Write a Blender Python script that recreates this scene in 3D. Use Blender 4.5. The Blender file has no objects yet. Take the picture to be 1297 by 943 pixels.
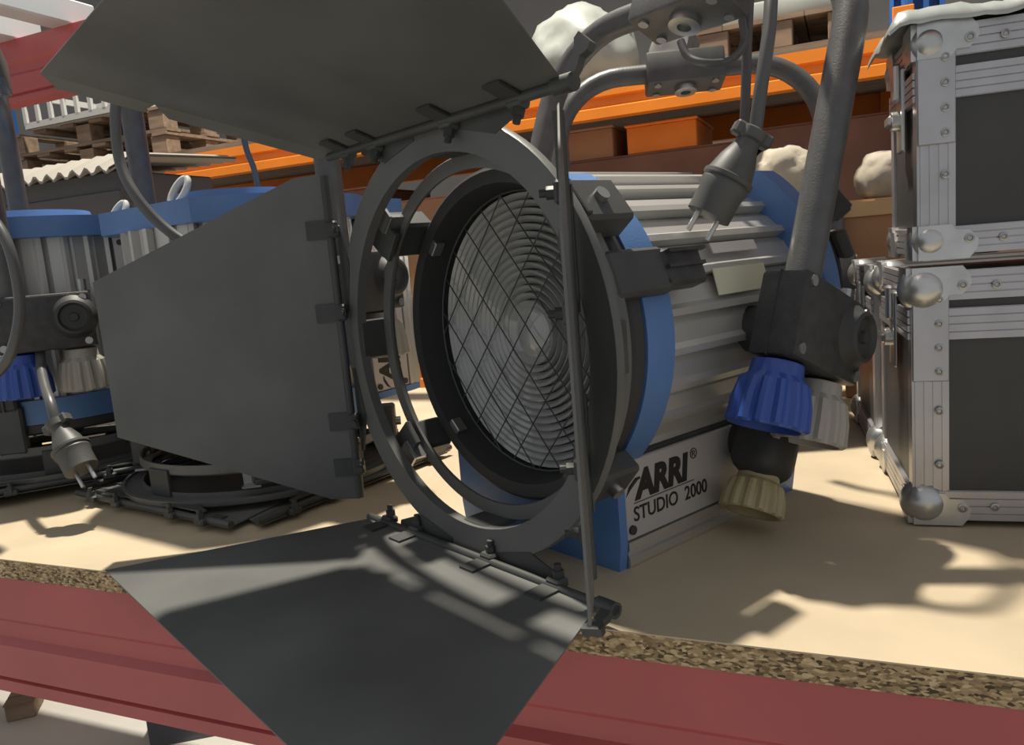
import bpy, bmesh, math, random
from mathutils import Vector, Matrix, noise
from math import sin, cos, pi, radians

random.seed(7)
SC = bpy.context.scene
COL = SC.collection

# ------------------------------------------------------------------ camera
CAM_H = 0.28
PITCH, ROLL = radians(8.5), radians(4.8)
fw = Vector((0, cos(PITCH), -sin(PITCH)))
r0 = Vector((1, 0, 0)); u0 = r0.cross(fw)
Rt = r0 * cos(ROLL) - u0 * sin(ROLL)
Up = r0 * sin(ROLL) + u0 * cos(ROLL)
cd = bpy.data.cameras.new('camera'); cam = bpy.data.objects.new('camera', cd); COL.objects.link(cam)
cd.sensor_fit = 'HORIZONTAL'; cd.sensor_width = 36.0; cd.lens = 36.0 * 1000.0 / 1297.0
cd.clip_start = 0.02; cd.clip_end = 60
m = Matrix((Rt, Up, -fw)).transposed().to_4x4(); m.translation = (0, 0, CAM_H)
cam.matrix_world = m
SC.camera = cam

# ------------------------------------------------------------------ world, lamps, exposure
w = bpy.data.worlds.new('warehouse_ambient'); SC.world = w; w.use_nodes = True
bg = w.node_tree.nodes['Background']
bg.inputs[0].default_value = (0.92, 0.96, 1.0, 1); bg.inputs[1].default_value = 0.46
ld = bpy.data.lights.new('high_bay_lamp', 'AREA'); ld.shape = 'DISK'; ld.size = 0.16; ld.energy = 320; ld.color = (1.0, 0.93, 0.80)
lo = bpy.data.objects.new('high_bay_lamp', ld); COL.objects.link(lo)
tgt = Vector((0.15, 0.85, 0.15))
ldir = Vector((-0.34, 0.94, 0)).normalized() * cos(radians(71)) + Vector((0, 0, sin(radians(71))))
lo.location = tgt + ldir * 4.0
lo.rotation_euler = (-ldir).to_track_quat('-Z', 'Y').to_euler()
SC.view_settings.view_transform = 'Standard'; SC.view_settings.look = 'None'
SC.view_settings.gamma = 1.0; SC.view_settings.exposure = 0.0
SC.view_settings.use_curve_mapping = False

# ------------------------------------------------------------------ materials
def mat(name, col, rough=0.5, metal=0.0, spec=0.5, nscale=0, namt=0.0, bump=0.0, bscale=200, trans=0.0, coat=0.0, stretch=None, col2=None, emis=0):
    mt = bpy.data.materials.new(name); mt.use_nodes = True
    nt = mt.node_tree; b = nt.nodes['Principled BSDF']
    b.inputs['Base Color'].default_value = (*col, 1)
    b.inputs['Roughness'].default_value = rough; b.inputs['Metallic'].default_value = metal
    b.inputs['Specular IOR Level'].default_value = spec
    b.inputs['Transmission Weight'].default_value = trans
    b.inputs['Coat Weight'].default_value = coat
    tc = nt.nodes.new('ShaderNodeTexCoord')
    vec = tc.outputs['Object']
    if stretch:
        mp = nt.nodes.new('ShaderNodeMapping'); mp.inputs['Scale'].default_value = stretch
        nt.links.new(vec, mp.inputs[0]); vec = mp.outputs[0]
    if nscale:
        n = nt.nodes.new('ShaderNodeTexNoise'); n.inputs['Scale'].default_value = nscale; n.inputs['Detail'].default_value = 6
        nt.links.new(vec, n.inputs['Vector'])
        rp = nt.nodes.new('ShaderNodeValToRGB')
        rp.color_ramp.elements[0].position = 0.3; rp.color_ramp.elements[1].position = 0.7
        c2 = col2 if col2 else tuple(min(1, c * (1 + namt)) for c in col)
        c1 = tuple(c * (1 - namt) for c in col)
        rp.color_ramp.elements[0].color = (*c1, 1); rp.color_ramp.elements[1].color = (*c2, 1)
        nt.links.new(n.outputs[0], rp.inputs[0]); nt.links.new(rp.outputs[0], b.inputs['Base Color'])
    if bump:
        n2 = nt.nodes.new('ShaderNodeTexNoise'); n2.inputs['Scale'].default_value = bscale; n2.inputs['Detail'].default_value = 3
        nt.links.new(vec, n2.inputs['Vector'])
        bp = nt.nodes.new('ShaderNodeBump'); bp.inputs['Strength'].default_value = bump; bp.inputs['Distance'].default_value = 0.002
        nt.links.new(n2.outputs[0], bp.inputs['Height']); nt.links.new(bp.outputs[0], b.inputs['Normal'])
    return mt

def chip_mat():
    mt = mat('chipboard_edge', (0.36, 0.25, 0.13), 0.85)
    nt = mt.node_tree; b = nt.nodes['Principled BSDF']
    tc = nt.nodes.new('ShaderNodeTexCoord')
    mp = nt.nodes.new('ShaderNodeMapping'); mp.inputs['Scale'].default_value = (1, 1, 2.2)
    nt.links.new(tc.outputs['Object'], mp.inputs[0])
    v = nt.nodes.new('ShaderNodeTexVoronoi'); v.inputs['Scale'].default_value = 260
    nt.links.new(mp.outputs[0], v.inputs['Vector'])
    sp = nt.nodes.new('ShaderNodeSeparateColor'); nt.links.new(v.outputs['Color'], sp.inputs[0])
    rp = nt.nodes.new('ShaderNodeValToRGB'); e = rp.color_ramp.elements
    e[0].position = 0.0; e[0].color = (0.05, 0.035, 0.02, 1); e[1].position = 1.0; e[1].color = (0.62, 0.47, 0.27, 1)
    k = e.new(0.35); k.color = (0.27, 0.18, 0.09, 1); k = e.new(0.7); k.color = (0.42, 0.30, 0.16, 1)
    nt.links.new(sp.outputs[0], rp.inputs[0]); nt.links.new(rp.outputs[0], b.inputs['Base Color'])
    bp = nt.nodes.new('ShaderNodeBump'); bp.inputs['Strength'].default_value = 0.6; bp.inputs['Distance'].default_value = 0.002
    nt.links.new(sp.outputs[1], bp.inputs['Height']); nt.links.new(bp.outputs[0], b.inputs['Normal'])
    return mt

M = dict(
    board=mat('chipboard_face', (0.50, 0.405, 0.275), 0.6, nscale=9, namt=0.10, bump=0.1, bscale=60),
    chip=chip_mat(),
    red=mat('red_paint', (0.42, 0.085, 0.085), 0.42, nscale=5, namt=0.15),
    orange=mat('orange_paint', (0.95, 0.27, 0.02), 0.45, nscale=6, namt=0.08),
    bluepost=mat('blue_rack_paint', (0.03, 0.13, 0.40), 0.45),
    blue=mat('blue_lamp_paint', (0.092, 0.195, 0.42), 0.38, nscale=14, namt=0.12, bump=0.12, bscale=500),
    alu=mat('brushed_aluminium', (0.66, 0.65, 0.62), 0.36, metal=0.85, nscale=30, namt=0.08, stretch=(1, .05, 1)),
    fin=mat('extruded_aluminium', (0.52, 0.51, 0.485), 0.32, metal=0.45, nscale=20, namt=0.10, stretch=(3, .1, 3)),
    case_alu=mat('case_aluminium', (0.47, 0.455, 0.465), 0.36, metal=0.75, nscale=25, namt=0.08),
    chrome=mat('nickel_plate', (0.55, 0.55, 0.54), 0.33, metal=0.85, nscale=40, namt=0.12, bump=0.1, bscale=80),
    sticker=mat('aged_paper_label', (0.62, 0.60, 0.44), 0.7),
    panel=mat('silver_label_plate', (0.52, 0.49, 0.48), 0.45, metal=0.35),
    ink=mat('black_ink', (0.012, 0.012, 0.012), 0.5),
    black=mat('black_paint', (0.052, 0.054, 0.052), 0.5, nscale=20, namt=0.25, bump=0.05, bscale=700),
    leaf=mat('haze_lifted_black_sheet', (0.120, 0.121, 0.116), 0.46, nscale=7, namt=0.25, bump=0.06, bscale=900),  # mottled black sheet, base grey raised to stand in for veiling haze
    grain=mat('grained_black_plastic', (0.038, 0.038, 0.039), 0.42, nscale=90, namt=0.3, bump=0.5, bscale=1100),
    rubber=mat('dark_rubber', (0.035, 0.035, 0.036), 0.55),
    greyrub=mat('grey_rubber', (0.072, 0.072, 0.068), 0.5, nscale=30, namt=0.2),
    tubem=mat('grey_tube_paint', (0.085, 0.085, 0.085), 0.36, bump=0.15, bscale=500, nscale=60, namt=0.15),
    bluecup=mat('blue_plastic', (0.03, 0.075, 0.33), 0.36),
    greycup=mat('grey_plastic', (0.34, 0.32, 0.28), 0.5),
    beige=mat('beige_plastic', (0.40, 0.33, 0.18), 0.5, nscale=30, namt=0.1),
    glass=mat('fresnel_glass', (0.46, 0.46, 0.44), 0.12, spec=0.8, trans=0.25, coat=0.5),
    steel=mat('dull_steel', (0.40, 0.40, 0.39), 0.35, metal=0.9),
    caseblk=mat('black_laminate', (0.045, 0.045, 0.044), 0.45, nscale=6, namt=0.2, bump=0.1, bscale=600),
    card=mat('brown_cardboard', (0.40, 0.22, 0.115), 0.85, nscale=8, namt=0.10),
    card2=mat('dark_cardboard', (0.20, 0.10, 0.065), 0.85, nscale=8, namt=0.2),
    cardlight=mat('light_cardboard', (0.62, 0.42, 0.22), 0.85, nscale=8, namt=0.08),
    wood=mat('pallet_wood', (0.25, 0.175, 0.12), 0.85, nscale=12, namt=0.3, stretch=(.6, 4, 4)),
    sack=mat('pale_sacking', (0.45, 0.40, 0.31), 0.9, nscale=20, namt=0.12, bump=0.3, bscale=80),
    bag=mat('white_plastic_film', (0.36, 0.38, 0.35), 0.3, nscale=8, namt=0.12),
    cloth=mat('grey_cloth', (0.16, 0.16, 0.16), 0.9, nscale=10, namt=0.25),
    foil=mat('crumpled_grey_film', (0.42, 0.45, 0.42), 0.35, metal=0.3, nscale=30, namt=0.15),
    concrete=mat('concrete', (0.60, 0.58, 0.53), 0.8, nscale=2.5, namt=0.12),
    wall=mat('dim_wall_paint', (0.17, 0.16, 0.15), 0.9, nscale=1.2, namt=0.2),
    pale=mat('pale_grey_plastic', (0.50, 0.50, 0.48), 0.6),
    corr=mat('corrugated_board', (0.30, 0.28, 0.245), 0.8),
    galv=mat('galvanised_steel', (0.66, 0.72, 0.74), 0.4, metal=0.4),
    darkgrey=mat('dark_grey_plastic', (0.10, 0.10, 0.11), 0.6),
    cable=mat('grey_cable_sheath', (0.085, 0.085, 0.085), 0.38),
)

# ------------------------------------------------------------------ mesh helper
class B:
    def __init__(s): s.bm = bmesh.new()
    def box(s, c, size, rot=None, bev=0.0, seg=1):
        t = bmesh.new(); bmesh.ops.create_cube(t, size=1.0)
        bmesh.ops.scale(t, vec=size, verts=t.verts)
        if bev: bmesh.ops.bevel(t, geom=t.edges[:], offset=bev, segments=seg, affect='EDGES', profile=0.5)
        mt = Matrix.Translation(c) @ (rot.to_4x4() if rot else Matrix.Identity(4))
        bmesh.ops.transform(t, matrix=mt, verts=t.verts)
        s._join(t); return s
    def _join(s, t):
        me = bpy.data.meshes.new('tmp'); t.to_mesh(me); t.free(); s.bm.from_mesh(me); bpy.data.meshes.remove(me)
    def poly(s, verts, faces):
        vs = [s.bm.verts.new(v) for v in verts]
        for f in faces:
            try: s.bm.faces.new([vs[i] for i in f])
            except ValueError: pass
        return s
    def cyl(s, p0, p1, ra, rb=None, seg=16, cap=True):
        rb = ra if rb is None else rb
        p0, p1 = Vector(p0), Vector(p1); d = (p1 - p0).normalized()
        a = d.orthogonal().normalized(); b = d.cross(a)
        v = []
        for p, r in ((p0, ra), (p1, rb)):
            for i in range(seg):
                t = 2 * pi * i / seg; v.append(p + (a * cos(t) + b * sin(t)) * r)
        f = [(i, (i + 1) % seg, seg + (i + 1) % seg, seg + i) for i in range(seg)]
        if cap: f += [tuple(range(seg))[::-1], tuple(range(seg, 2 * seg))]
        return s.poly(v, f)
    def tube(s, pts, r, seg=10):
        pts = [Vector(p) for p in pts]; n = len(pts); v = []
        a = None
        for i, p in enumerate(pts):
            d = (pts[min(i + 1, n - 1)] - pts[max(i - 1, 0)]).normalized()
            if a is None: a = d.orthogonal().normalized()
            else: a = (a - d * a.dot(d)).normalized()
            b = d.cross(a)
            rr = r[i] if isinstance(r, (list, tuple)) else r
            for k in range(seg):
                t = 2 * pi * k / seg; v.append(p + (a * cos(t) + b * sin(t)) * rr)
        f = [(i * seg + k, i * seg + (k + 1) % seg, (i + 1) * seg + (k + 1) % seg, (i + 1) * seg + k) for i in range(n - 1) for k in range(seg)]
        f += [tuple(range(seg))[::-1], tuple(range((n - 1) * seg, n * seg))]
        return s.poly(v, f)
    def lathe(s, prof, c, ax=(0, 1, 0), seg=48, closed=False, amp=None):
        # prof: (radius, distance along axis)
        ax = Vector(ax).normalized(); a = ax.orthogonal().normalized(); b = ax.cross(a); c = Vector(c); v = []
        for j, (r, h_) in enumerate(prof):
            for k in range(seg):
                t = 2 * pi * k / seg
                rr = r * (1 + (amp * (1 if k % 2 else -1) if amp and 0 < j < len(prof) - 1 else 0))
                v.append(c + ax * h_ + (a * cos(t) + b * sin(t)) * max(rr, 1e-5))
        n = len(prof); f = []
        for j in range(n if closed else n - 1):
            j2 = (j + 1) % n
            for k in range(seg):
                k2 = (k + 1) % seg
                f.append((j * seg + k, j * seg + k2, j2 * seg + k2, j2 * seg + k))
        if not closed:
            if prof[0][0] > 1e-4: f.append(tuple(range(seg)))
            if prof[-1][0] > 1e-4: f.append(tuple(range((n - 1) * seg, n * seg)))
        return s.poly(v, f)
    def prism(s, poly, frame, lo_, hi_):
        # frame: (origin, U, V, N)
        o, U, V, N = [Vector(q) for q in frame]; n = len(poly)
        v = [o + U * p[0] + V * p[1] + N * lo_ for p in poly] + [o + U * p[0] + V * p[1] + N * hi_ for p in poly]
        f = [tuple(range(n))[::-1], tuple(range(n, 2 * n))] + [(i, (i + 1) % n, n + (i + 1) % n, n + i) for i in range(n)]
        return s.poly(v, f)
    def sphere(s, c, r, scale=(1, 1, 1), seg=16, rings=10):
        bmesh.ops.create_uvsphere(s.bm, u_segments=seg, v_segments=rings, radius=r, matrix=Matrix.Translation(c) @ Matrix.Diagonal((*scale, 1)))
        return s
    def data(s, name, mtl, smooth=35):
        bmesh.ops.recalc_face_normals(s.bm, faces=s.bm.faces)
        me = bpy.data.meshes.new(name)
        if smooth:
            for f in s.bm.faces: f.smooth = True
        s.bm.to_mesh(me); s.bm.free()
        if smooth: me.set_sharp_from_angle(angle=radians(smooth))
        me.materials.append(mtl if not isinstance(mtl, str) else M[mtl])
        return me
    def build(s, name, mtl, parent=None, smooth=35):
        return link(name, s.data(name, mtl, smooth), parent)

def link(name, me, parent=None):
    o = bpy.data.objects.new(name, me); COL.objects.link(o)
    if parent: o.parent = parent
    return o
def tag(o, label, cat, group=None, kind=None):
    if label: o['label'] = label
    if cat: o['category'] = cat
    if group: o['group'] = group
    if kind: o['kind'] = kind
    return o
def thing(name, label, cat, loc=(0, 0, 0), rot=None, group=None):
    o = bpy.data.objects.new(name, None); COL.objects.link(o); o.empty_display_size = 0.05
    o.location = loc
    if rot is not None: o.rotation_euler = rot.to_euler() if isinstance(rot, Matrix) else (0, 0, rot)
    return tag(o, label, cat, group)
def structure(o): o['kind'] = 'structure'; return o
def rx(a): return Matrix.Rotation(a, 3, 'X')
def rz(a): return Matrix.Rotation(a, 3, 'Z')
def smooth_path(pts, n=8):
    pts = [Vector(p) for p in pts]; out = []
    P = [pts[0]] + pts + [pts[-1]]
    for i in range(1, len(P) - 2):
        for k in range(n):
            t = k / n; a, b, c, d = P[i - 1], P[i], P[i + 1], P[i + 2]
            out.append(0.5 * ((2 * b) + (c - a) * t + (2 * a - 5 * b + 4 * c - d) * t * t + (3 * b - a - 3 * c + d) * t ** 3))
    out.append(pts[-1]); return out

# ------------------------------------------------------------------ rack frame of reference (shelf edge runs along SD, depth along DD)
SA = radians(113.7)
SD = Vector((sin(SA), cos(SA), 0)); DD = Vector((-SD.y, SD.x, 0))
P0 = Vector((0.103, 0.529, 0))
RROT = Matrix((SD, DD, Vector((0, 0, 1)))).transposed()      # local x along the edge, y into the shelf
def RK(s_, d_, z_=0): return P0 + SD * s_ + DD * d_ + Vector((0, 0, z_))

# ------------------------------------------------------------------ setting
structure(B().box((0, 3, -1.05), (14, 14, 0.1)).build('floor', 'concrete'))
wb = structure(B().box((0, 0, 0), (40, 0.1, 9)).build('wall_back', 'wall')); wb.location = RK(-0.5, 6.0, 1.9); wb.rotation_euler = RROT.to_euler()

# shelf board
sb = thing('shelf_board', 'tan chipboard shelf deck with rough speckled front edge', 'shelf', RK(0, 0), RROT)
B().box((-0.92, 0.5005, -0.0115), (4.85, 1.0, 0.021)).build('edge_core', 'chip', sb, 0)
B().box((-0.92, 0.5, -0.0006), (4.85, 1.0, 0.0012)).build('facing', 'board', sb, 0)

# red pallet rack carrying the shelf
rk = thing('pallet_rack', 'red beamed pallet rack carrying the chipboard shelf', 'rack', RK(0, 0, -1.0), RROT)
def red_beam(y, z0, z1, face):
    hgt = z1 - z0
    pr = [(0, 0), (0, 0.014), (0.004, 0.016), (0.004, 0.018), (-0.003, 0.021), (-0.003, hgt * .42), (0.004, hgt * .47), (0.004, hgt * .60), (-0.003, hgt * .65), (-0.003, hgt), (0.05, hgt), (0.05, 0)]
    b = B(); b.prism([(p[0] * face, p[1]) for p in pr], ((0, y, z0 + 1.0), (0, 1, 0), (0, 0, 1), (1, 0, 0)), -3.35, 1.5)
    return b.build('beam', 'red', rk, 20)
red_beam(0.006, -0.165, -0.0225, 1)
red_beam(1.0, -0.165, -0.0225, -1)
red_beam(0.95, 0.775, 0.925, 1)
red_beam(0.006, 0.775, 0.925, 1)
for x in (-3.395, 1.545):
    for y in (0.03, 0.97):
        B().box((x, y, 1.1), (0.09, 0.06, 2.2), bev=0.004).build('upright', 'bluepost', rk)
    for dz in (0.4, 1.5): B().box((x, 0.5, dz), (0.03, 0.9, 0.03)).build('brace', 'galv', rk)
for x in (-1.66, -1.86):
    B().box((x, 0.5, 1.955), (0.07, 1.05, 0.06), bev=0.004).build('deck_support', 'galv', rk)

# ------------------------------------------------------------------ studio lamp
ZC = 0.205                                   # height of the optical axis above the lamp's base
CY = Vector((0, 0, ZC))
def text_mesh(body, size, shear=0.0, offset=0.0, xs=1.0):
    cu = bpy.data.curves.new('lettering', 'FONT'); cu.body = body; cu.size = size; cu.shear = shear; cu.offset = offset; cu.extrude = 0.0003
    cu.resolution_u = 4
    o = bpy.data.objects.new('tmp_text', cu); COL.objects.link(o)
    dg = bpy.context.evaluated_depsgraph_get(); me = bpy.data.meshes.new_from_object(o.evaluated_get(dg))
    bpy.data.objects.remove(o); bpy.data.curves.remove(cu)
    for v in me.vertices: v.co.x *= xs
    return me

def outline(rad, hw, top, n=72, z_low=0.0):
    # outer contour seen from the front: circle joined to the lower box, flattened on top; star-shaped about the axis
    out = []
    for k in range(n):
        t = 2 * pi * (k + 0.5) / n; cx_, cz_ = cos(t), sin(t)
        r = rad
        if cz_ < 0:
            tb = []
            # ray to rectangle x=+-hw, z=z_low-ZC
            lim = min(hw / max(abs(cx_), 1e-6), (ZC - z_low) / max(-cz_, 1e-6))
            zz = lim * cz_
            if lim * abs(cx_) <= hw + 1e-6 and lim > rad: r = lim
        if cz_ > 0: r = min(r, top / cz_)
        out.append((r * cx_, r * cz_ + ZC))
    return out

def frame_plate(rad, hole, y0, y1, n=96, apron=False):
    oc = outline(rad, 0.113 if apron else 0.0, 0.140, n); b = B(); v = []
    for (y, inner) in ((y0, 0), (y1, 0)):
        for p in oc: v.append((p[0], y, p[1]))
    for y in (y0, y1):
        for k in range(n):
            t = 2 * pi * (k + 0.5) / n; v.append((hole * cos(t), y, hole * sin(t) + ZC))
    f = []
    for k in range(n):
        k2 = (k + 1) % n
        f += [(k, k2, n + k2, n + k), (2 * n + k, 3 * n + k, 3 * n + k2, 2 * n + k2), (k, 2 * n + k, 2 * n + k2, k2), (n + k, n + k2, 3 * n + k2, 3 * n + k)]
    b.poly(v, f); return b

FIN = None
def fin_mesh():
    # one shingle-like fin of the extruded housing, at angle 0 (towards +x), about the axis
    da = radians(13.0); pr = []
    ra, rb = 0.134, 0.1475
    pts = [(ra + .002, 0), (rb, 0.0), (rb + .0005, da * .18), (rb - .004, da * .30), (rb - .0065, da * .75), (ra + .003, da * .98), (ra - .004, da * .98), (ra - .004, 0)]
    poly = [(r * cos(a), r * sin(a)) for r, a in pts]
    b = B(); b.prism(poly, ((0, 0, 0), (1, 0, 0), (0, 0, 1), (0, 1, 0)), 0.03, 0.256)
    return b.data('fin', 'fin', 20)

def cup(parent, base, ax, r, hgt, mtl, name='control_cup', cross='rubber'):
    # bell shaped ribbed pole-operation cup opening along ax
    ax = Vector(ax).normalized(); b = B()
    prof = [(r * .30, -hgt * .06), (r * .66, 0), (r * .70, hgt * .20), (r * .86, hgt * .30), (r * .98, hgt * .62), (r * 1.02, hgt * .96), (r * .98, hgt), (r * .86, hgt), (r * .82, hgt * .7), (r * .3, hgt * .55)]
    seg = 56; a = ax.orthogonal().normalized(); bb = ax.cross(a); v = []
    for j, (rr, h_) in enumerate(prof):
        for k in range(seg):
            t = 2 * pi * k / seg
            q = rr * (1 + (0.045 * (1 if (k // 2) % 2 else -1) if 3 <= j <= 5 else 0))
            v.append(Vector(base) + ax * h_ + (a * cos(t) + bb * sin(t)) * q)
    n = len(prof); f = [(j * seg + k, j * seg + (k + 1) % seg, (j + 1) * seg + (k + 1) % seg, (j + 1) * seg + k) for j in range(n - 1) for k in range(seg)]
    f += [tuple(range(seg)), tuple(range((n - 1) * seg, n * seg))]
    b.poly(v, f); o = b.build(name, mtl, parent, 30)
    B().cyl(Vector(base) + ax * hgt * .5, Vector(base) + ax * hgt * .9, 0.004, seg=8).build('drive_pin', 'steel', o)
    return o

def make_lamp(label, yoke_deg, loc, rot, main=False, cups=True, clamp=False, pvy=0.171, aoff=-0.026):
    global FIN
    L = thing('studio_lamp', label, 'studio lamp', loc, rot, 'studio lamps on the shelf')
    if FIN is None: FIN = fin_mesh()
    # housing
    B().lathe([(0.02, 0.035), (0.131, 0.035), (0.131, 0.25), (0.02, 0.25)], CY, seg=48).build('housing_core', 'black', L)
    k0 = -47
    for k in range(21):
        o = link('fin', FIN, L); o.location = CY; o.rotation_euler = (0, -radians(k0 + 13.0 * k), 0)
    ff = frame_plate(0.1565, 0.146, 0.0, 0.034).build('front_frame', 'blue', L, 25)
    frame_plate(0.1540, 0.147, 0.0006, 0.010, apron=True).build('front_apron', 'blue', L, 25)
    b = B(); b.prism(outline(0.170, 0.113, 0.138, 96), ((0, 0, 0), (1, 0, 0), (0, 0, 1), (0, 1, 0)), 0.256, 0.284)
    b.build('rear_frame', 'blue', L, 25)
    B().lathe([(0.09, 0.284), (0.085, 0.300), (0.02, 0.302), (0.001, 0.302)], CY, seg=32).build('rear_cap', 'blue', L)
    # lower box
    B().box((0, 0.146, 0.056), (0.214, 0.218, 0.088), bev=0.002).build('ballast_box', 'black', L)
    for s_ in (1, -1):
        pn = B().box((s_ * 0.1095, 0.1330, 0.0605), (0.005, 0.244, 0.071), bev=0.001).build('side_panel', 'panel', L)
        for (y, z) in ((0.0175, 0.034), (0.0175, 0.087), (0.245, 0.034), (0.245, 0.087)):
            B().cyl((s_ * 0.112, y, z), (s_ * 0.1142, y, z), 0.0042, seg=14).build('screw', 'rubber', pn)
        rot_t = Matrix(((0, 0, s_), (s_, 0, 0), (0, 1, 0)))
        def put(me, y, z, ycent=None):
            me.materials.clear(); me.materials.append(M['ink'])
            o = link('lettering', me, pn); o.location = (s_ * 0.1122, y if s_ > 0 else 0.284 - y, z); o.rotation_euler = rot_t.to_euler(); return o
        put(text_mesh('ARRI', 0.0340, 0.14, 0.0018, 0.99), 0.0260, 0.0605)
        put(text_mesh('STUDIO  2000', 0.0185, 0.0, 0.0002, 0.94), 0.0205, 0.0405)
        put(text_mesh('\u00ae', 0.014, 0.0, 0.0, 1.0), 0.1035, 0.077)
        b = B(); b.prism([(-0.0105, 0.0065), (-0.0125, 0.004), (-0.006, 0.0095), (0.004, 0.016), (0.0075, 0.0165), (0.0075, 0.0185), (0.001, 0.0185), (-0.008, 0.0125)], ((0, 0, 0), (1, 0, 0), (0, 1, 0), (0, 0, 1)), 0, 0.0004)
        put(b.data('lettering', 'ink', 0), 0.0240, 0.0605)
        b = B(); b.prism([(0, 0), (0.086, 0), (0.086, 0.0006), (0, 0.0006)], ((0, 0, 0), (1, 0, 0), (0, 1, 0), (0, 0, 1)), 0, 0.0004)
        put(b.data('lettering', 'ink', 0), 0.0215, 0.0565)
        # extruded foot rail
        b = B(); pr = [(0.100, 0.0), (0.112, 0.0), (0.1135, 0.003), (0.1135, 0.010), (0.1115, 0.012), (0.1115, 0.015), (0.1135, 0.017), (0.1135, 0.024), (0.100, 0.024)]
        b.prism([(p[0] * s_, p[1]) for p in pr], ((0, 0, 0), (1, 0, 0), (0, 0, 1), (0, 1, 0)), 0.011, 0.255); b.build('foot_rail', 'alu', L, 20)
    # black lens door with stepped mouth
    B().lathe([(0.1455, 0.03), (0.1455, -0.001), (0.1545, -0.001), (0.1545, -0.012), (0.151, -0.015), (0.139, -0.015), (0.1375, -0.006), (0.134, 0.010), (0.1325, 0.024), (0.1305, 0.032)], CY, seg=64, closed=True).build('lens_door', 'rubber', L, 30)
    for a in (40, 140, 225, 315):
        p = CY + Vector((cos(radians(a)) * .136, -0.008, sin(radians(a)) * .136))
        B().box(p, (0.008, 0.012, 0.016), rot=Matrix.Rotation(-radians(a), 3, 'Y'), bev=0.001).build('lens_clip', 'steel', L)
    # fresnel lens: rings stepping towards a central bull's eye
    prof = [(0.1318, 0.030)]; R_ = 0.131; nst = 15
    for i in range(nst):
        a0 = R_ - (R_ - 0.024) * i / nst; a1 = R_ - (R_ - 0.024) * (i + 1) / nst
        prof += [(a0 - 0.0004, 0.0165), (a0 * .55 + a1 * .45, 0.0185), (a1 + 0.0008, 0.0225), (a1 + 0.0002, 0.0285)] if i < nst - 1 else [(a0 - .0004, 0.0165), (a1, 0.0215)]
    for i in range(1, 7):
        t = i / 6; prof.append((0.024 * cos(t * pi / 2) + 1e-4, 0.0215 - 0.006 * sin(t * pi / 2)))
    B().lathe(prof, CY, seg=72).build('fresnel_lens', 'glass', L, 12)
    # wire guard, diamond mesh
    b = B(); Rg = 0.1325
    for sgn in (1, -1):
        d = Vector((cos(radians(50)), 0, sgn * sin(radians(50)))); nrm = Vector((-d.z, 0, d.x))
        for i in range(-4, 5):
            off = i * 0.031 + 0.006
            if abs(off) < Rg - 0.004:
                hl = math.sqrt(Rg * Rg - off * off); c = CY + Vector((0, 0.011, 0)) + nrm * off
                b.cyl(c - d * hl, c + d * hl, 0.0007, seg=5)
    b.tube([CY + Vector((Rg * cos(2 * pi * k / 48), 0.011, Rg * sin(2 * pi * k / 48))) for k in range(49)], 0.0012, 5)
    b.build('wire_guard', 'black', L)
    # accessory brackets round the mouth
    for a, w_, dep, hh in ((38, 0.040, 0.052, 0.026), (142, 0.040, 0.052, 0.026), (-40, 0.034, 0.045, 0.022), (220, 0.034, 0.045, 0.022)):
        ro = Matrix.Rotation(-radians(a), 3, 'Y')
        p = CY + Vector((cos(radians(a)), 0, sin(radians(a)))) * 0.169
        b = B(); b.box(p + Vector((0, -0.028, 0)), (hh, dep, w_), rot=ro, bev=0.003)
        b.box(p + Vector((0, -0.052, 0)) - Vector((cos(radians(a)), 0, sin(radians(a)))) * 0.004, (hh + 0.012, 0.006, w_ * .8), rot=ro, bev=0.001)
        b.build('accessory_bracket', 'black', L)
        B().cyl(p + Vector((cos(radians(a)), 0, sin(radians(a)))) * 0.010 + Vector((0, -0.03, 0)), p + Vector((cos(radians(a)), 0, sin(radians(a)))) * 0.018 + Vector((0, -0.03, 0)), 0.006, seg=12).build('bracket_screw', 'steel', L)
    # door latch over the right side
    ro = Matrix.Rotation(-radians(19), 3, 'Y'); dr = Vector((cos(radians(19)), 0, sin(radians(19)))); p = CY + dr * 0.160
    b = B(); b.box(p + Vector((0, -0.004, 0)), (0.014, 0.066, 0.038), rot=ro, bev=0.003)
    lt = b.build('door_latch', 'black', L)
    b = B(); b.box(p + Vector((0, 0.048, 0.0)), (0.020, 0.048, 0.032), rot=ro, bev=0.003)
    for k in range(3): b.box(p + dr * 0.010 + Vector((0, 0.048, 0.012 - 0.012 * k)), (0.005, 0.047, 0.003), rot=ro)
    b.build('latch_grip', 'grain', lt)
    for a, y_, ly, lz, mt_ in ((14, 0.150, 0.080, 0.024, 'sticker'), (26, 0.155, 0.070, 0.010, 'panel')):
        dr = Vector((cos(radians(a)), 0, sin(radians(a)))); B().box(CY + dr * 0.1490 + Vector((0, y_, 0)), (0.0012, ly, lz), rot=Matrix.Rotation(-radians(a), 3, 'Y')).build('paper_label', mt_, L)
    # yoke and pivots
    t = radians(yoke_deg); ua = Vector((0, sin(t), cos(t))); la = Vector((0, cos(t), -sin(t)))    # along the arm / along the pivot box
    pv = Vector((0, pvy, 0.192))
    bm_ = Matrix((Vector((1, 0, 0)), la, ua)).transposed()
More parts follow.
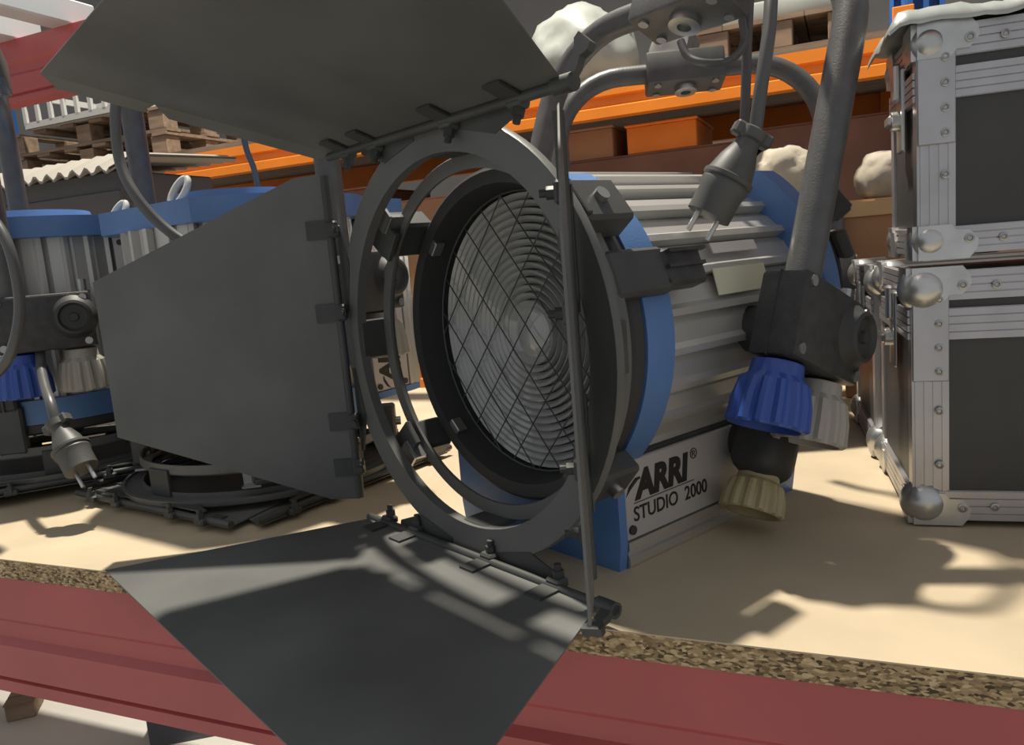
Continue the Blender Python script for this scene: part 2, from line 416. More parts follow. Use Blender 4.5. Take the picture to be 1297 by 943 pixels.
    for s_ in (1, -1):
        pc = pv + Vector((s_ * 0.199, 0, 0))
        pb = B().box(pc, (0.044, 0.116, 0.074), rot=bm_, bev=0.004, seg=2).build('pivot_box', 'grain', L)
        B().box(pc - Vector((s_ * 0.004, 0, 0)), (0.0008, 0.1168, 0.0748), rot=bm_).build('seam', 'rubber', pb)
        for (i, j) in ((-1, -1), (-1, 1), (1, -1), (1, 1)):
            q = pc + la * (i * 0.049) + ua * (j * 0.029) + Vector((s_ * 0.021, 0, 0))
            B().cyl(q, q + Vector((s_ * 0.003, 0, 0)), 0.0048, seg=12).build('screw', 'steel', pb)
        q = pc + la * 0.036 + Vector((s_ * 0.022, 0, 0)) + ua * 0.004
        B().lathe([(0.029, 0), (0.025, 0.005), (0.0225, 0.010), (0.019, 0.0115), (0.016, 0.007), (0.006, 0.007), (0.005, 0.011), (0.0001, 0.011)], q, (s_, 0, 0), 32).build('pivot_boss', 'rubber', pb)
        B().cyl(pv + Vector((s_ * 0.135, 0, 0)) , pc, 0.022, seg=20).build('pivot_shaft', 'black', L)
        q = pc + la * 0.050 + ua * 0.037
        B().cyl(q, q + ua * 0.016, 0.006, seg=10).build('lock_pin', 'steel', pb)
        if cups and s_ == 1:
            for i, (mt_, rr) in enumerate((('bluecup', 0.033), ('greycup', 0.031))):
                q = pc + la * (-0.036 + 0.072 * i) - ua * 0.040 + Vector((-0.004, 0, 0))
                B().cyl(q + ua * 0.008, q, 0.010, seg=12).build('cup_stem', 'steel', L)
                cup(L, q, -ua, rr, 0.056, mt_)
    aw, rc, hy, off = (0.197, 0.095, 0.372, aoff) if cups else (0.212, 0.11, 0.372, 0.0)
    pts = []
    def yp(x, s2): return pv + Vector((x, 0, 0)) + la * off + ua * s2
    pts.append(yp(aw, 0.03)); pts.append(yp(aw, 0.15))
    for k in range(0, 11):
        a = pi / 2 * k / 10; pts.append(yp(aw - rc + rc * cos(a), hy - rc + rc * sin(a)))
    for k in range(0, 11):
        a = pi / 2 + pi / 2 * k / 10; pts.append(yp(-aw + rc + rc * cos(a), hy - rc + rc * sin(a)))
    pts.append(yp(-aw, 0.15)); pts.append(yp(-aw, 0.03))
    B().tube(pts, 0.0155, 20).build('yoke', 'tubem', L, 60)
    yb = B().box(pv + la * off + ua * (hy - 0.002), (0.125, 0.058, 0.052), rot=bm_, bev=0.004, seg=2).build('yoke_block', 'greyrub' if not main else 'tubem', L)
    q = pv + la * off + ua * (hy - 0.027)
    B().lathe([(0.018, 0), (0.018, 0.010), (0.013, 0.011), (0.008, 0.011), (0.008, 0.004), (0.0001, 0.004)], q, -ua, 24).build('spigot_socket', 'steel', yb)
    for i, j in ((-1, 1), (1, 1), (-1, -1), (1, -1)):
        qq = q + Vector((i * 0.046, 0, 0)) + la * (j * 0.017)
        B().cyl(qq, qq - ua * 0.004, 0.006, seg=12).build('screw', 'steel', yb)
    if clamp:
        B().box(yp(aw, 0.272) + la * -0.004, (0.05, 0.05, 0.055), rot=bm_, bev=0.006, seg=2).build('cable_clamp', 'pale', L)
    if main:
        # elbow with the focus cup low on the right side
        c0 = Vector((0.145, 0.176, 0.074)); ax = Vector((0.05, -0.52, -0.85)).normalized()
        b = B(); ro = Matrix((Vector((1, 0, 0)), ax.cross(Vector((1, 0, 0))), ax)).transposed()
        b.box(c0 - ax * 0.002, (0.052, 0.060, 0.062), rot=ro, bev=0.020, seg=4)
        b.cyl((0.10, 0.185, 0.080), (0.14, 0.183, 0.078), 0.02, seg=20)
        fe = b.build('focus_elbow', 'rubber', L, 60)
        cup(L, c0 + ax * 0.022, ax, 0.0285, 0.040, 'beige', 'focus_cup')
    return L

AZ = radians(50)
LE = Vector((cos(AZ), -sin(AZ), 0)); LN = Vector((sin(AZ), cos(AZ), 0))
LO = Vector((0.0077, 0.7349, 0))
LROT = Matrix((LE, LN, Vector((0, 0, 1)))).transposed()
make_lamp('blue and silver studio lamp lying level in front, wired fresnel lens towards camera', 23, LO, LROT, main=True)

# ------------------------------------------------------------------ barn doors
YR = -0.07
def leaf(parent, hinge, U, V, poly, flange, nm='leaf', clips=(-0.135, -0.085, 0.03, 0.115), side=1, cside=1):
    hinge, U, V = Vector(hinge), Vector(U), Vector(V); N = U.cross(V).normalized() * side
    b = B(); b.prism(poly, (hinge, U, V, N), 0, 0.0013)
    for (i, j) in flange:                                   # bent stiffening lip along these outline edges
        p, q = Vector(poly[i]), Vector(poly[j]); d = (q - p).normalized(); o2 = Vector((d.y, -d.x))
        mid = (Vector((0, 0.12)) - p)
        if o2.dot(mid) > 0: o2 = -o2
        P, Q = hinge + U * p.x + V * p.y, hinge + U * q.x + V * q.y; O3 = (U * o2.x + V * o2.y) * 0.013 - N * 0.006
        D3 = (Q - P).normalized()
        tp = N * 0.0013
        v = [P, Q, Q + O3 - D3 * 0.012, P + O3 + D3 * 0.012]; v = v + [x + tp for x in v]
        b.poly(v, [(3, 2, 1, 0), (4, 5, 6, 7), (0, 1, 5, 4), (1, 2, 6, 5), (2, 3, 7, 6), (3, 0, 4, 7)])
    lf = b.build(nm, 'leaf', parent, 30)
    for x in clips:
        b = B(); c = hinge + U * x; K = N * cside
        rm = Matrix((U, V, U.cross(V))).transposed()
        b.box(c + V * 0.010 + K * 0.0022, (0.019, 0.026, 0.0022), rot=rm)
        b.box(c - V * 0.004 + K * 0.0045, (0.017, 0.012, 0.008), rot=rm, bev=0.002)
        b.cyl(c - V * 0.006 + K * 0.004, c - V * 0.006 + K * 0.014, 0.0048, seg=6)
        b.cyl(c - V * 0.006 + K * 0.014, c - V * 0.006 + K * 0.019, 0.003, seg=8)
        b.build('hinge_clip', 'black', lf)
    return lf

def ring_parts(S):
    B().lathe([(0.164, -0.004), (0.190, -0.004), (0.191, -0.002), (0.191, 0.003), (0.187, 0.003), (0.187, 0.0), (0.166, 0.0), (0.166, 0.006), (0.164, 0.006)], CY + Vector((0, YR, 0)), seg=96, closed=True).build('front_ring', 'leaf', S, 30)
    B().lathe([(0.151, -0.003), (0.164, -0.003), (0.1655, -0.001), (0.1655, 0.010), (0.163, 0.010), (0.163, 0.0), (0.151, 0.0)], CY + Vector((0, -0.040, 0)), seg=96, closed=True).build('rear_ring', 'leaf', S, 30)
    for a in (0, 90, 180, 270):
        dr = Vector((cos(radians(a)), 0, sin(radians(a)))); ro = Matrix.Rotation(-radians(a), 3, 'Y')
        B().box(CY + dr * 0.1655 + Vector((0, -0.053, 0)), (0.005, 0.034, 0.040), rot=ro, bev=0.001).build('ring_spacer', 'black', S)
    for a in (45, 135, 225, 315):
        dr = Vector((cos(radians(a)), 0, sin(radians(a)))); ro = Matrix.Rotation(-radians(a), 3, 'Y')
        b = B(); b.box(CY + dr * 0.160 + Vector((0, -0.046, 0)), (0.004, 0.022, 0.022), rot=ro); b.box(CY + dr * 0.168 + Vector((0, -0.058, 0)), (0.018, 0.003, 0.022), rot=ro)
        b.build('ring_lug', 'steel', S)

HG, HH = 0.188, 0.163                                        # hinge line distance from the axis, half length of a hinge
def hinge_line(S, c, U, ext=0.0, name='hinge_rod'):
    c, U = Vector(c), Vector(U)
    B().cyl(c - U * (HH + 0.006), c + U * (HH + 0.006 + ext), 0.0042, seg=12).build(name, 'black', S)
    toward = (CY + Vector((0, c.y, 0)) - c); toward = toward.normalized(); N = U.cross(toward)
    for sg in (1, -1):
        b = B(); b.prism([(sg * 0.030, 0.0), (sg * 0.120, 0.0), (sg * 0.118, 0.005), (sg * 0.080, 0.018), (sg * 0.030, 0.006)], (c + Vector((0, 0.008, 0)), U, toward, N), -0.0008, 0.0008)
        b.build('hinge_web', 'black', S)

bd = thing('barn_door_set', 'four-leaf black barn door set opened wide on the front studio lamp', 'barn doors', LO, LROT)
ring_parts(bd)
yh = -0.082
hinge_line(bd, (0, yh, ZC + HG - 0.003), (1, 0, 0)); hinge_line(bd, (0, yh, ZC - HG), (1, 0, 0), 0.012)
hinge_line(bd, (-HG + .004, yh, ZC), (0, 0, 1)); hinge_line(bd, (HG - .030, yh, ZC), (0, 0, 1))
wide = [(-HH, 0.0), (HH, 0.0), (HH + 0.066, 0.150), (0.268, 0.238), (-0.268, 0.238), (-HH - 0.066, 0.150)]
narrow = [(-HH - .008, 0.0), (HH + .008, 0.0), (HH + .006, 0.030), (0.082, 0.248), (-0.082, 0.248), (-HH - .006, 0.030)]
bt = radians(20)
leaf(bd, (0, yh, ZC + HG), (1, 0, 0), (0, -cos(bt), sin(bt)), wide, [(4, 5), (5, 0)], side=-1, cside=-1)['label'] = 'upper wide leaf angled up'
bt = radians(1.5)
leaf(bd, (0, yh, ZC - HG - 0.0015), (1, 0, 0), (0, -cos(bt), -sin(bt)), wide, [(4, 5), (5, 0)], side=-1)['label'] = 'lower wide leaf lying level'
bt = radians(50)
leaf(bd, (-HG + .002, yh, ZC), (0, 0, 1), (-cos(bt), -sin(bt), 0), narrow, [], side=1)['label'] = 'tapered leaf turned sideways'
bt = radians(45.4)
leaf(bd, (HG - .028, yh, ZC), (0, 0, 1), (cos(bt), -sin(bt), 0), narrow, [], side=-1)['label'] = 'tapered leaf seen edge on'
# wing latches at the hinge ends
wing = [(-0.006, 0.0), (0.004, -0.004), (0.016, 0.012), (0.019, 0.024), (0.029, 0.028), (0.033, 0.036), (0.013, 0.052), (0.007, 0.046), (0.009, 0.036), (0.004, 0.024), (-0.004, 0.012)]
for c, U, V in ((Vector((HH + 0.006, yh, ZC + HG - 0.003)), (1, 0, 0), (0, 0.25, 0.97)), (Vector((HH + 0.012, yh, ZC - HG)), (0.9, -0.25, 0), (-0.1, -0.72, -0.1))):
    U, V = Vector(U).normalized(), Vector(V).normalized(); N = U.cross(V).normalized()
    b = B(); b.cyl(c - Vector((0.012, 0, 0)), c + Vector((0.006, 0, 0)), 0.0065, seg=12)
    b.prism([(p[0] * .62, p[1] * .62) for p in wing], (c, U, V, N), -0.003, 0.003)
    b.build('wing_latch', 'black', bd)

# ------------------------------------------------------------------ the lamps standing face down behind
def down_rot(ex, ey):
    e_ = Vector((ex, ey, 0)).normalized(); z_ = Vector((0, 0, 1)); return Matrix((e_, z_, e_.cross(z_))).transposed()
def stand_lamp(label, blabel, c, e_, yoke, lift=0.090, **kw):
    R = down_rot(*e_); o = Vector((*c, lift)) - R @ Vector((0, 0, ZC))
    L = make_lamp(label, yoke, o, R, **kw)
    S = thing('barn_door_set', blabel, 'barn doors', o, R, 'folded barn doors under the standing lamps')
    ring_parts(S)
    sq = [(-HH, 0.0), (HH, 0.0), (0.12, 0.185), (-0.12, 0.185)]
    for i, (h_, U) in enumerate((((0, ZC + HG), (1, 0, 0)), ((0, ZC - HG), (1, 0, 0)), ((HG, ZC), (0, 0, 1)), ((-HG, ZC), (0, 0, 1)))):
        hp = Vector((h_[0], yh + 0.002, h_[1])); inw = (Vector((0, hp.y, ZC)) - hp).normalized()
        hinge_line(S, (h_[0], yh + 0.004, h_[1]), U)
        leaf(S, (h_[0], yh - 0.0015 - 0.0018 * (i % 4) * 0.5, h_[1]), U, inw, sq, [], side=1 if Vector(U).cross(inw).y > 0 else -1, clips=(-0.12, -0.06, 0.06, 0.12))
    return L
stand_lamp('studio lamp standing face down at left edge, blue and beige cups showing', 'black barn door rings folded under the leftmost standing lamp', (-0.716, 1.235), (0.44, -0.898), 90, lift=0.100, clamp=True, pvy=0.142, aoff=-0.038)
stand_lamp('studio lamp standing face down behind the big side leaf', 'black barn door rings folded under lamp behind the big side leaf', (-0.35, 1.09), (0.81, -0.58), 90)
e3 = Vector((1.0, -0.08, 0)).normalized()
R3 = Matrix((e3, Vector((-e3.y, e3.x, 0)), Vector((0, 0, 1)))).transposed()
make_lamp('studio lamp hidden behind the front lamp, only its thin bent grey yoke showing', 14, Vector((0.315, 1.26, 0)) - R3 @ Vector((0, 0.171, 0)), R3, cups=False)

# ------------------------------------------------------------------ helper: a point seen at a pixel of the photograph, at a chosen distance into the scene
def at(px, py, Y):
    d = fw + Rt * ((px - 648.5) / 1000) - Up * ((py - 471.5) / 1000)
    return Vector((0, 0, CAM_H)) + d * (Y / d.y)

# ------------------------------------------------------------------ flight cases
CA = radians(108.5); CX = Vector((sin(CA), cos(CA), 0)); CYD = Vector((-CX.y, CX.x, 0)); CROT = Matrix((CX, CYD, Vector((0, 0, 1)))).transposed()
CP = Vector((0.361, 0.703, 0))
def flight_case(label, off, W, D, Hh, split, low=0.028, top=0.028, st=0.030, ball=0.0200, group='flight cases stacked at the right'):
    o = CP + CX * off[0] + CYD * off[1] + Vector((0, 0, off[2]))
    F = thing('flight_case', label, 'flight case', o, CROT, group)
    foot = 0.006
    B().box((W / 2, 0.004, foot + Hh / 2), (W - 0.012, 0.004, Hh - 0.012)).build('front_panel', 'caseblk', F)
    B().box((W / 2, D - 0.004, foot + Hh / 2), (W - 0.012, 0.004, Hh - 0.012)).build('rear_panel', 'caseblk', F)
    for x in (0.004, W - 0.004):
        B().box((x, D / 2, foot + Hh / 2), (0.004, D - 0.012, Hh - 0.012)).build('side_panel', 'caseblk', F)
    B().box((W / 2, D / 2, foot + Hh - 0.004), (W - 0.012, D - 0.012, 0.004)).build('lid_panel', 'caseblk', F)
    B().box((W / 2, D / 2, foot + 0.004), (W - 0.012, D - 0.012, 0.004)).build('bottom_panel', 'caseblk', F)
    # angle extrusions on the four upright edges, with raised ribs
    for xs, xc in ((1, 0), (-1, W)):
        for ys, yc in ((1, 0), (-1, D)):
            b = B()
            b.box((xc + xs * st / 2, yc + ys * 0.001, foot + Hh / 2), (st, 0.0025, Hh - 0.004)); b.box((xc + xs * 0.001, yc + ys * st / 2 * .6, foot + Hh / 2), (0.0025, st * .6, Hh - 0.004))
            for k in range(4): b.box((xc + xs * (0.004 + k * (st - 0.008) / 3), yc - ys * 0.0006, foot + Hh / 2), (0.0034, 0.0012, Hh - 0.006))
            b.build('corner_extrusion', 'case_alu', F)
    rails = [(foot + low / 2, low, 'edge_extrusion'), (foot + Hh - top / 2, top, 'edge_extrusion'), (split[0], split[1], 'lid_extrusion')]
    for zc, hh, nm in rails:
        for (a, c, sx) in (('x', (W / 2, 0.0), W), ('x', (W / 2, D), W), ('y', (0.0, D / 2), D), ('y', (W, D / 2), D)):
            b = B(); L_ = sx - 0.010
            sg = -1 if (c[0] == 0.0 or c[1] == 0.0) else 1
            for k in range(4):
                zz = zc - hh / 2 + hh * (k + .5) / 4
                if a == 'x': b.box((c[0], c[1] + sg * 0.0006, zz), (L_, 0.0036, hh / 4 - 0.0012))
                else: b.box((c[0] + sg * 0.0006, c[1], zz), (0.0036, L_, hh / 4 - 0.0012))
            if a == 'x': b.box((c[0], c[1] - sg * 0.001, zc), (L_, 0.003, hh))
            else: b.box((c[0] - sg * 0.001, c[1], zc), (0.003, L_, hh))
            b.build(nm, 'case_alu', F)
    # ball corners with riveted ears
    for xs, xc in ((1, 0), (-1, W)):
        for ys, yc in ((1, 0), (-1, D)):
            for zs, zc in ((1, foot), (-1, foot + Hh)):
                b = B(); b.sphere((xc + xs * 0.0095, yc + ys * 0.0085, zc + zs * (ball * .77)), ball, seg=24, rings=16)
                ear = [(0, -0.004), (0.040, -0.004), (0.046, 0.004), (0.047, 0.012), (0.040, 0.021), (0.030, 0.021), (0.026, 0.026), (0, 0.026)]
                b.prism([(p[0] * xs, p[1] * zs) for p in ear], ((xc, yc, zc), (1, 0, 0), (0, 0, 1), (0, -ys, 0)), -0.002, 0.0042)
                b.prism([(p[0] * ys, p[1] * zs) for p in ear], ((xc, yc, zc), (0, 1, 0), (0, 0, 1), (-xs, 0, 0)), -0.002, 0.0042)
                bc = b.build('ball_corner', 'chrome', F, 40)
                if ys == 1:
                    q = Vector((xc + xs * 0.040, yc - 0.004, zc + zs * 0.013))
                    b = B(); b.lathe([(0.0042, 0), (0.0042, 0.0012), (0.0025, 0.0018), (0.0018, 0.0008), (0.0001, 0.0008)], q, (0, -1, 0), 14); b.build('rivet', 'steel', bc)
    # brace plates over the lid joint and rivets on the left stile
    z1 = split[0] + split[1] / 2 + 0.004
    bp = B().box((st / 2, -0.0022, split[0] - 0.012), (st * .98, 0.0022, split[1] + 0.050), bev=0.0007).build('brace_plate', 'case_alu', F)
    def rivet(x, z, par=F):
        B().lathe([(0.0036, 0), (0.0036, 0.001), (0.0022, 0.0016), (0.0016, 0.0006), (0.0001, 0.0006)], (x, -0.0034, z), (0, -1, 0), 14).build('rivet', 'steel', par)
    for k in range(4): rivet(st * .72, split[0] + split[1] / 2 + 0.008 - k * (split[1] + 0.036) / 3, bp)
    for k in range(2): rivet(st * .72, split[0] - split[1] - 0.05 - 0.05 * k, F) if split[0] - split[1] - 0.05 - 0.05 * k > foot + low + 0.01 else None
    for k in range(int(W / 0.08)): rivet(0.066 + 0.08 * k, foot + Hh - top * .55); rivet(0.066 + 0.08 * k, foot + low * .5)
    for z in (foot + Hh * .35, foot + Hh * .65): rivet(W - st * .5, z)
    # twist latch on the left side
    yl = D * .42
    b = B(); b.box((-0.003, yl, split[0] - 0.012), (0.004, 0.034, 0.075), bev=0.0015); lt = b.build('latch', 'chrome', F)
    b = B(); b.cyl((-0.004, yl, split[0] - 0.020), (-0.012, yl, split[0] - 0.020), 0.009, seg=16); b.box((-0.014, yl, split[0] - 0.020), (0.004, 0.030, 0.010), bev=0.002); b.build('latch_key', 'chrome', lt)
    b = B(); b.box((-0.007, yl, split[0] + 0.014), (0.006, 0.016, 0.034), bev=0.002); b.build('latch_hook', 'chrome', lt)
    return F
flight_case('lower black flight case with aluminium edges, standing on the shelf', (0, 0, 0.0), 0.46, 0.205, 0.228, (0.187, 0.028), low=0.028, top=0.026)
flight_case('upper black flight case with aluminium edges, topmost at right', (0.006, 0.004, 0.2420), 0.46, 0.150, 0.192, (0.151, 0.026), low=0.024, top=0.026, ball=0.0165)
flight_case('black flight case half hidden behind the lower one', (-0.004, 0.233, 0.0), 0.44, 0.215, 0.222, (0.178, 0.028))

# crumpled film on the upper case
def film():
    nx, ny = 60, 18; v = []; f = []
    for i in range(nx):
        for j in range(ny):
            x = -0.022 + 0.47 * i / (nx - 1); y = -0.010 + 0.165 * j / (ny - 1)
            n1 = noise.noise(Vector((x * 22, y * 22, 3.1))); n2 = noise.noise(Vector((x * 60, y * 60, 9.7)))
            z = 0.012 + 0.007 * n1 + 0.004 * n2
            if j == 0: z -= 0.010 + 0.005 * n1
            if i == 0: z -= 0.012 + 0.004 * n2
            v.append(Vector((x, y + 0.004 * n1, max(z, 0.0045 if 0 < j and 0 < i else -0.004))))
    f = [(i * ny + j, (i + 1) * ny + j, (i + 1) * ny + j + 1, i * ny + j + 1) for i in range(nx - 1) for j in range(ny - 1)]
    n = len(v); v2 = v + [p + Vector((0, 0, 0.0035)) for p in v]
    f2 = f + [tuple(q + n for q in x[::-1]) for x in f]
    bd_ = [(i * ny, (i + 1) * ny) for i in range(nx - 1)] + [(j + 1, j) for j in range(ny - 1)] + [((nx - 1) * ny + j, (nx - 1) * ny + j + 1) for j in range(ny - 1)] + [((i + 1) * ny + ny - 1, i * ny + ny - 1) for i in range(nx - 1)]
    f2 += [(a, b, b + n, a + n) for a, b in bd_]
    b = B(); b.poly(v2, f2); return b
o = film().build('plastic_sheet', 'foil', None, 60); o.location = CP + CX * 0.006 + CYD * 0.004 + Vector((0, 0, 0.4400)); o.rotation_euler = CROT.to_euler()
tag(o, 'crumpled pale plastic sheet lying over the topmost flight case', 'plastic sheet')

# ------------------------------------------------------------------ cables and plugs
def plug(parent, a, b_, sc=1.0):
    # rubber earthed plug from cable end a to pin face b_
    a, b_ = Vector(a), Vector(b_); ax = (b_ - a); Lp = ax.length; ax.normalize()
    side = ax.cross(Vector((0, -1, 0))).normalized()
    b = B(); b.lathe([(0.009, 0), (0.013, 0.002), (0.013, 0.010), (0.0105, 0.012), (0.0105, 0.016), (0.0165, 0.030), (0.0205, 0.045), (0.0215, Lp * .55), (0.0225, Lp * .56), (0.0225, Lp * .60), (0.0205, Lp * .62), (0.0215, Lp * .66), (0.0195, Lp * .74), (0.0195, Lp), (0.016, Lp)], a, ax, 28)
    b.box(a + ax * 0.006, (0.036, 0.014, 0.012), rot=Matrix((side, ax.cross(side), ax)).transposed(), bev=0.002)
    pl = b.build('plug', 'greyrub', parent, 35)
    for s_ in (1, -1):
        q = a + ax * Lp + side * (s_ * 0.0095)
        B().cyl(q - ax * 0.002, q + ax * 0.019, 0.0024, seg=12).build('pin', 'chrome', pl)
    return pl
pc = thing('power_cable', 'grey power cable with plug dangling in front of the silver fins', 'cable', (0, 0, 0))
A_, B_ = at(957, 163, 0.70), at(897, 273, 0.70)
pa = [A_, at(964, 110, .70), at(974, 40, .71), at(978, -20, .73), at(985, -70, .78), at(975, -85, .86), at(953, -40, .93), at(947, 40, .95), at(945, 100, .95), at(943, 150, .95), at(938, 215, .96)]
B().tube(smooth_path(pa, 8), 0.0058, 12).build('cable', 'cable', pc, 60)
plug(pc, A_, B_)
o = B().tube(smooth_path([at(862, 52, .86), at(872, 72, .85), at(895, 80, .84), at(925, 76, .85), at(942, 55, .87), at(940, 25, .88)], 8), 0.0042, 10).build('cable_loop', 'cable', None, 60)
tag(o, 'thin grey cable loop slung beneath the yoke block of the front lamp', 'cable')

pc2 = thing('power_cable', 'dark power cable with plug hanging down before the leftmost lamp', 'cable', (0, 0, 0))
A_, B_ = at(70, 532, 0.95), at(104, 594, 0.925)
pa = [A_, at(64, 510, .96), at(57, 490, .99), at(52, 465, 1.03), at(50, 430, 1.07)]
B().tube(smooth_path(pa, 8), 0.0062, 12).build('cable', 'cable', pc2, 60)
plug(pc2, A_, B_)
def cable(label, pts, r, mtl='cable', name='cable', grp=None):
    o = B().tube(smooth_path(pts, 8), r, 10).build(name, mtl, None, 60); return tag(o, label, 'cable', grp)
cable('grey cable loop hanging at the far left edge before the pivot box', [at(-40, 250, .96), at(-4, 284, .94), at(15, 325, .93), at(25, 385, .93), at(18, 435, .93), at(0, 468, .94), at(-40, 500, .96)], 0.0062)
cable('dark cable curving down across the lamp behind the side leaf', [at(150, 100, .90), at(146, 150, .89), at(152, 205, .88), at(172, 248, .87), at(205, 285, .87), at(246, 312, .87), at(300, 330, .88), at(330, 420, .89)], 0.0058)
cable('thin pale cable rising behind the lamp beside the upper leaf', [at(304, 150, 1.1), at(312, 188, 1.12), at(322, 215, 1.13), at(328, 246, 1.14)], 0.004)
for lab, x, y, Y in (('pale safety loop poking up from the lamp behind the side leaf', 227, 243, .955), ('pale safety loop at the right rim of the leftmost lamp', 150, 272, 1.06)):
    c = at(x, y, Y); pts = []
    for k in range(17):
        t = 2 * pi * k / 16; pts.append(c + (Vector((0.55, 0.2, 0.9)) * cos(t) * 0.017 + Vector((0.8, -0.5, -0.35)) * sin(t) * 0.009))
    o = B().tube(pts, 0.0042, 8).build('safety_loop', 'pale', None, 60); tag(o, lab, 'cable loop')

# ------------------------------------------------------------------ boxes and sacks at the back of the shelf
def carton(name, label, c, size, rot, mtl, top=None, cat='box', group=None):
    T = thing(name, label, cat, c, rot, group); W, D, Hh = size
    B().box((0, 0, Hh / 2), (W, D, Hh), bev=0.003).build('body', mtl, T)
    b = B(); b.box((0, -D * .25 - 0.0005, Hh + 0.002), (W + 0.006, D * .5 - 0.003, 0.004)); b.build('flap', top or mtl, T)
    b = B(); b.box((0, D * .25 + 0.0005, Hh + 0.002), (W + 0.006, D * .5 - 0.003, 0.004)); b.build('flap', top or mtl, T)
    if top: B().box((0, -D / 2 - 0.0015, Hh - 0.011), (W + 0.004, 0.003, 0.022)).build('rim', top, T)
    return T
def lump(name, label, cat, c, size, mtl, seed, rough=0.25, group=None, squash=0.25):
    b = B(); bmesh.ops.create_icosphere(b.bm, subdivisions=4, radius=1.0)
    for v in b.bm.verts:
        p = v.co.copy(); n_ = noise.noise(p * 1.6 + Vector((seed, 0, 0))) + .45 * noise.noise(p * 4.5 + Vector((0, seed, 0))) + .2 * noise.noise(p * 11)
        p *= 1 + rough * n_
        p.z = max(p.z, -1 + squash)
        v.co = Vector((p.x * size[0] / 2, p.y * size[1] / 2, (p.z + 1 - squash) / (2 - squash) * size[2]))
    o = b.build(name, mtl, None, 60); o.location = c; return tag(o, label, cat, group)
carton('cardboard_box', 'brown cardboard box with light top band between lamp and flight cases', Vector((0.640, 1.305, 0)), (0.15, 0.13, 0.315), RROT, 'card', 'cardlight')
lump('sack', 'pale sack lying on the brown cardboard box', 'sack', Vector((0.618, 1.285, 0.3195)), (0.085, 0.09, 0.075), 'sack', 2.0, 0.12)
lump('sack', 'pale lumpy sack peeking over the rear of the front lamp', 'sack', Vector((0.462, 1.30, 0.330)), (0.105, 0.10, 0.085), 'sack', 5.0, 0.16)

# pale corrugated sheet on a grey carton, back left of the shelf
gb = thing('storage_box', 'grey storage box under a pale corrugated sheet at back left', 'box', Vector((-0.98, 1.86, 0)), RROT)
B().box((0, 0, 0.255), (0.62, 0.26, 0.51), bev=0.004).build('body', 'darkgrey', gb)
B().box((0, -0.132, 0.44), (0.63, 0.006, 0.06), bev=0.001).build('rim', 'darkgrey', gb)
nx = 90; v = []
for t in (0.0, 0.005):
    for i in range(nx):
        x = -0.36 + 0.72 * i / (nx - 1)
        for y, dz in ((-0.19, -0.034), (-0.13, -0.004), (0.16, 0.012)):
            v.append((x, y, 0.534 + dz + 0.007 * sin(x * 2 * pi / 0.036) + t))
n_ = nx * 3; f = []
for i in range(nx - 1):
    for j in range(2):
        a = i * 3 + j; f += [(a, a + 3, a + 4, a + 1), (n_ + a, n_ + a + 1, n_ + a + 4, n_ + a + 3)]
    f += [(i * 3, n_ + i * 3, n_ + i * 3 + 3, i * 3 + 3), (i * 3 + 2, i * 3 + 5, n_ + i * 3 + 5, n_ + i * 3 + 2)]
o = B().poly(v, f).build('corrugated_sheet', 'corr', None, 50); o.location = (-0.98, 1.86, 0); o.rotation_euler = RROT.to_euler()
tag(o, 'pale corrugated sheet with wavy edge laid on the grey storage box', 'sheet')

# ------------------------------------------------------------------ orange rack behind
D2 = 1.82
rk2 = thing('pallet_rack', 'pallet rack with orange beams and blue upright behind the lamps', 'rack', RK(0, D2, -1.0), RROT)
def obeam(y, z0, z1, sg=1):
    h_ = z1 - z0
    pr = [(0.0, 0), (0.0, h_ * .30), (0.012, h_ * .36), (0.012, h_ * .60), (0.0, h_ * .66), (0.0, h_), (0.05, h_), (0.05, 0)]
    b = B(); b.prism([(p[0] * sg, p[1]) for p in pr], ((0, y, z0 + 1.0), (0, 1, 0), (0, 0, 1), (1, 0, 0)), -4.4, 0.255); b.build('beam', 'orange', rk2, 20)
    b = B(); b.prism([(p[0] * sg, p[1]) for p in pr], ((0, y, z0 + 1.0), (0, 1, 0), (0, 0, 1), (1, 0, 0)), 0.345, 2.6); b.build('beam', 'orange', rk2, 20)
obeam(0, 0.655, 0.748); obeam(1.0, 0.655, 0.748, -1); obeam(0, -0.16, -0.03); obeam(1.0, -0.16, -0.03, -1)
for x in (-4.45, 0.30, 2.65):
    for y in (0.03, 0.97):
        b = B(); b.box((x - 0.036, y, 1.35), (0.012, 0.06, 2.7)); b.box((x + 0.036, y, 1.35), (0.012, 0.06, 2.7)); b.box((x, y + 0.022, 1.35), (0.06, 0.012, 2.7))
        b.box((x, y - 0.024, 1.35), (0.012, 0.012, 2.7))
        u = b.build('upright', 'bluepost', rk2)
        b = B()
        for k in range(26):
            for xx in (-0.018, 0.018): b.box((x + xx, y + 0.014, 0.08 + 0.1 * k), (0.014, 0.006, 0.028))
        b.build('slots', 'rubber', u)
        b = B(); b.box((x - 0.052, y - 0.034, 1.715), (0.05, 0.006, 0.20), bev=0.002); b.box((x - 0.052, y - 0.040, 1.78), (0.012, 0.008, 0.02)); b.build('beam_connector', 'orange', u)
B().box((-0.9, 0.5, 1.757), (6.9, 1.0, 0.018)).build('deck', 'wood', rk2)
B().box((-0.9, 0.5, 0.980), (6.9, 1.0, 0.018)).build('deck', 'board', rk2)
def R2(s_, d_, z_): return RK(s_, D2 + d_, z_)
